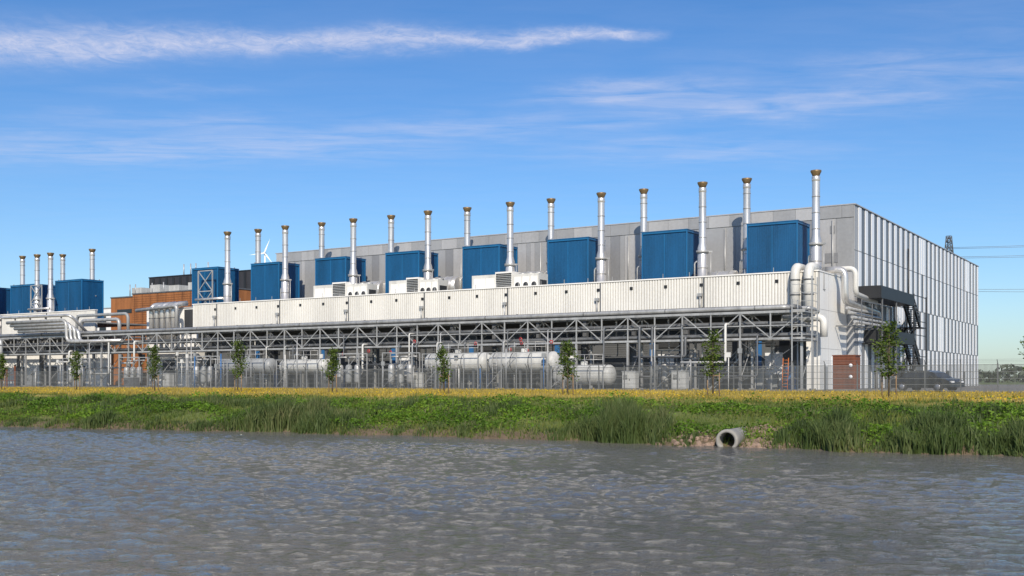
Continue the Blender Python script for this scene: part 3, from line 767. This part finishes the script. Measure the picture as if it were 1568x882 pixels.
for i in range(8): p.box(-210+i*3.2,-208+i*3.2,139.9,139.99,12,15,'glass')
p.obj('white_hall_building')

# ------------------------------------------------------------------ car
def car_mesh(paint,name='parked_car'):
    p=MB(); W=.9
    body=[(-2.3,.32),(-2.34,.62),(-2.2,.86),(-1.75,.93),(-1.15,1.30),(-.6,1.46),(.35,1.46),(.85,1.34),(1.35,.98),(2.0,.86),(2.28,.68),(2.32,.34),
          (1.85,.26),(1.78,.52),(1.55,.66),(1.25,.66),(1.02,.52),(.95,.26),(-.95,.26),(-1.02,.52),(-1.25,.66),(-1.55,.66),(-1.78,.52),(-1.85,.26)]
    def w(z): return W if z<.95 else W-(z-.95)*.42
    L=[(x,-w(z),z) for x,z in body]; R=[(x,w(z),z) for x,z in body]
    p.face(L,paint); p.face(list(reversed(R)),paint)
    n=len(body)
    for i in range(n):
        j=(i+1)%n; p.face([L[j],L[i],R[i],R[j]],paint,)
    for s in (-1,1):
        e=.012
        def q(pts,k): 
            P=[(x,s*(w(z)+e),z) for x,z in pts]; p.face(P if s<0 else list(reversed(P)),k)
        q([(-1.55,.97),(-.35,.97),(-.35,1.37),(-.7,1.37),(-1.1,1.24)],'glass'); q([(-.28,.97),(1.15,.97),(.8,1.25),(.4,1.37),(-.28,1.37)],'glass')
        for xx in (-1.4,1.4):
            p.lathe([(.001,-.1),(.2,-.11),(.2,-.12),(.33,-.12),(.33,.1),(.001,.1)],'tyre',18,(xx,s*.82,.33),'y')
            p.lathe([(.001,-.02),(.2,-.02),(.21,.0)],'carpaint2',12,(xx,s*.945,.33),'y')
        p.box(2.15,2.315,s*.55-.18,s*.55+.18,.62,.74,'white2'); p.box(-2.345,-2.2,s*.6-.15,s*.6+.15,.68,.82,'red')
        p.box(.75,.95,s*.9,s*1.05,.98,1.1,paint)
    p.face([(.42,-.62,1.462),(.9,-.68,1.335),(.9,.68,1.335),(.42,.62,1.462)],'glass')
    p.face([(.9,-.7,1.33),(1.32,-.8,1.02),(1.32,.8,1.02),(.9,.7,1.33)],'glass')
    return p.mesh(name)
inst('parked_car',car_mesh('carpaint'),(-18.2,89.2,G),math.radians(-22),1.12)

# ------------------------------------------------------------------ distance
def pylon():
    p=MB(); H=54
    def wd(z): return 4.5*(1-z/H)**1.1+.7
    lv=[0,7,14,20,26,31,35.5,40,44,48,51,54]
    for a,b_ in zip(lv[:-1],lv[1:]):
        A,B=wd(a),wd(b_)
        cs=[(1,1),(1,-1),(-1,-1),(-1,1)]
        for i in range(4):
            c,d=cs[i],cs[(i+1)%4]
            p.beam((c[0]*A,c[1]*A,a),(c[0]*B,c[1]*B,b_),.22,'galv2')
            p.beam((c[0]*A,c[1]*A,a),(d[0]*B,d[1]*B,b_),.12,'galv2'); p.beam((d[0]*A,d[1]*A,a),(c[0]*B,c[1]*B,b_),.12,'galv2')
            p.beam((c[0]*B,c[1]*B,b_),(d[0]*B,d[1]*B,b_),.12,'galv2')
    for z,w in ((51.5,2.4),(48,2.9),(36,8)):
        for s in (-1,1):
            for yy in (-.6,.6):
                p.beam((0,yy,z),(0,s*w,z),.2,'galv2'); p.beam((0,yy,z+2),(0,s*w,z),.18,'galv2')
            p.tube([(0,s*w,z),(0,s*w,z-2)],.15,'galv2',6)
    return p.mesh('transmission_pylon')
pm=pylon()
P1=Vector((-78.9,423.9,G)); P2=Vector((235,330,G))
for P in (P1,P2): inst('transmission_pylon',pm,tuple(P),math.atan2(-94,314))
p=MB()
A,B=P1,P2
dr=(B-A).normalized(); sd=Vector((-dr.y,dr.x,0))
for z,w in ((49.5,2.4),(46,2.9),(34,8)):
    for s in (-1,1):
        pts=[]
        for i in range(17):
            t=i/16; q=A.lerp(B,t)+sd*s*w; q.z=G+z-4*6*t*(1-t); pts.append(tuple(q))
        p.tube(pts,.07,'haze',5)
p.obj('power_lines')
p=MB(); p.tube([(0,0,0),(0,0,106)],1.1,'white2',12,r2=.6); p.box(-.8,.8,-2,1.2,105.4,107,'white2')
for k in range(3):
    a=math.radians(22+120*k); dx,dz=math.sin(a),math.cos(a); t=Vector((dz,0,-dx))
    o=Vector((0,-2.2,106.2)); e=o+Vector((dx,0,dz))*13
    p.face([o-t*.4,o+Vector((dx,0,dz))*3-t*.7,e,o+Vector((dx,0,dz))*3+t*.5,o+t*.3],'white2')
p.obj('wind_turbine',None,(-656.7,650,G),YAW)
n=30000
cx=rng.uniform(-700,420,n); cy=430+rng.uniform(-14,14,n)-.15*cx
pr=4+2.5*pn(cx*.5,cx*.2)+1.5*np.sin(cx*.21)*np.sin(cx*.057)
cz=G+rng.uniform(0,1,n)**.8*pr*(1-.02*np.abs(rng.normal(size=n)))
leaves(np.stack([cx,cy,cz],-1),rng.uniform(1.0,2.4,n),'distant_trees',M['dt'],None,1.0)

# ------------------------------------------------------------------ sun, sky
sun_to=Vector((0.50,-0.80,0.0)).normalized(); el=math.radians(36)
sd=Vector((sun_to.x*math.cos(el),sun_to.y*math.cos(el),math.sin(el)))
L=bpy.data.lights.new('sun','SUN'); L.energy=5.0; L.angle=math.radians(.5); L.color=(1.0,.905,.77)
lo=bpy.data.objects.new('sun',L); bpy.context.collection.objects.link(lo)
lo.rotation_euler=sd.to_track_quat('Z','Y').to_euler()
W=bpy.data.worlds.new('World'); bpy.context.scene.world=W; W.use_nodes=True; nt=W.node_tree
bg=nt.nodes['Background']; sky=nn(nt,'ShaderNodeTexSky'); sky.sky_type='NISHITA'; sky.sun_disc=False
sky.sun_elevation=el; sky.sun_rotation=math.atan2(sd.x,sd.y); sky.altitude=0; sky.air_density=1.0; sky.dust_density=.6; sky.ozone_density=3.0
hs=nn(nt,'ShaderNodeHueSaturation'); hs.inputs['Saturation'].default_value=1.22; nt.links.new(sky.outputs[0],hs.inputs['Color'])
skyc=mixc(nt,1.0,hs.outputs[0],(0.79,0.90,1.06),'MULTIPLY')
tc=nn(nt,'ShaderNodeTexCoord').outputs['Generated']
v=mapping(nt,tc,(1,1,1),(0,0,-YAW))     # cloud deck coordinates (wind axis)
s=nn(nt,'ShaderNodeSeparateXYZ'); nt.links.new(v,s.inputs[0])
A=math_node
zc=A(nt,'MAXIMUM',s.outputs[2],.02)
px=A(nt,'DIVIDE',s.outputs[0],zc); py=A(nt,'DIVIDE',s.outputs[1],zc)
cb=nn(nt,'ShaderNodeCombineXYZ'); nt.links.new(px,cb.inputs[0]); nt.links.new(py,cb.inputs[1]); P=cb.outputs[0]
d1=A(nt,'ADD',noise(nt,P,2.2,4,.6),-.5); d2=A(nt,'ADD',noise(nt,mapping(nt,P,(1,1,1),(0,0,0),(7,3,0)),3.1,5,.65),-.5)
fib=noise(nt,mapping(nt,P,(1.0,2.6,1),(0,0,.12)),2.6,6,.6,.5)
fib2=noise(nt,mapping(nt,P,(2.6,2.2,1),(0,0,.5),(3,1,0)),4.5,6,.72,1.0)
cy_=A(nt,'ADD',py,A(nt,'MULTIPLY',px,.0526))
q=A(nt,'ADD',cy_,-3.175); q=A(nt,'ADD',q,A(nt,'MULTIPLY',d2,.30))
wdt=A(nt,'MAXIMUM',A(nt,'ADD',A(nt,'MULTIPLY',px,-.055),.058),.035)
g=A(nt,'DIVIDE',q,wdt); g=A(nt,'EXPONENT',A(nt,'MULTIPLY',A(nt,'MULTIPLY',g,g),-.7))
endf=A(nt,'MULTIPLY',A(nt,'ADD',A(nt,'MULTIPLY',px,-1),.47),7.0,clamp=True)
trail=A(nt,'MULTIPLY',A(nt,'MULTIPLY',g,endf),A(nt,'ADD',A(nt,'MULTIPLY',fib2,1.9),-.32,clamp=True),clamp=True)
tot=None
for (bx,by,sx,sy,rt,am) in ((.40,3.80,.32,.14,-.25,1.3),(.92,4.00,.5,.18,-.1,1.2),(1.2,3.80,.35,.10,.0,.8),(-.87,4.62,.5,.26,.1,1.1),(-1.94,4.72,.7,.32,.1,1.1),
                            (1.40,3.50,.7,.15,.1,.8),(-.10,4.30,.5,.18,-.15,.9),(.75,4.75,.6,.26,0,.8),(-1.2,3.75,.25,.10,0,.5),(2.2,3.1,.9,.2,.1,.5),(-1.3,4.2,.5,.14,.05,.6)):
    ux=A(nt,'ADD',px,-bx); uy=A(nt,'ADD',py,-by)
    ux2=A(nt,'ADD',A(nt,'MULTIPLY',ux,math.cos(rt)),A(nt,'MULTIPLY',uy,math.sin(rt))); uy2=A(nt,'ADD',A(nt,'MULTIPLY',uy,math.cos(rt)),A(nt,'MULTIPLY',ux,-math.sin(rt)))
    ux2=A(nt,'ADD',ux2,A(nt,'MULTIPLY',d1,.6)); uy2=A(nt,'ADD',uy2,A(nt,'MULTIPLY',d2,.5))
    ex=A(nt,'MULTIPLY',ux2,1/sx); ey=A(nt,'MULTIPLY',uy2,1/sy)
    e=A(nt,'EXPONENT',A(nt,'MULTIPLY',A(nt,'ADD',A(nt,'MULTIPLY',ex,ex),A(nt,'MULTIPLY',ey,ey)),-1)); e=A(nt,'MULTIPLY',e,am)
    tot=e if tot is None else A(nt,'ADD',tot,e)
fm=A(nt,'MULTIPLY',A(nt,'ADD',fib,-.28),2.4,clamp=True)
cl=A(nt,'MULTIPLY',A(nt,'ADD',tot,.10),fm)
cl=A(nt,'MULTIPLY',cl,.40,clamp=True)
allc=A(nt,'ADD',cl,A(nt,'MULTIPLY',trail,.82),clamp=True)
final=mixc(nt,allc,skyc,(5.7,5.8,7.0))
nt.links.new(final,bg.inputs['Color']); bg.inputs['Strength'].default_value=.125

# ------------------------------------------------------------------ camera
cam=bpy.data.cameras.new('camera'); co=bpy.data.objects.new('camera',cam); bpy.context.collection.objects.link(co)
cam.lens=38.16; cam.sensor_width=36; cam.shift_y=.0899; cam.clip_end=8000
co.location=(0,0,2.2); co.rotation_euler=(math.radians(90),0,YAW)
sc=bpy.context.scene; sc.camera=co
sc.view_settings.view_transform='Standard'; sc.view_settings.look='None'; sc.view_settings.exposure=0
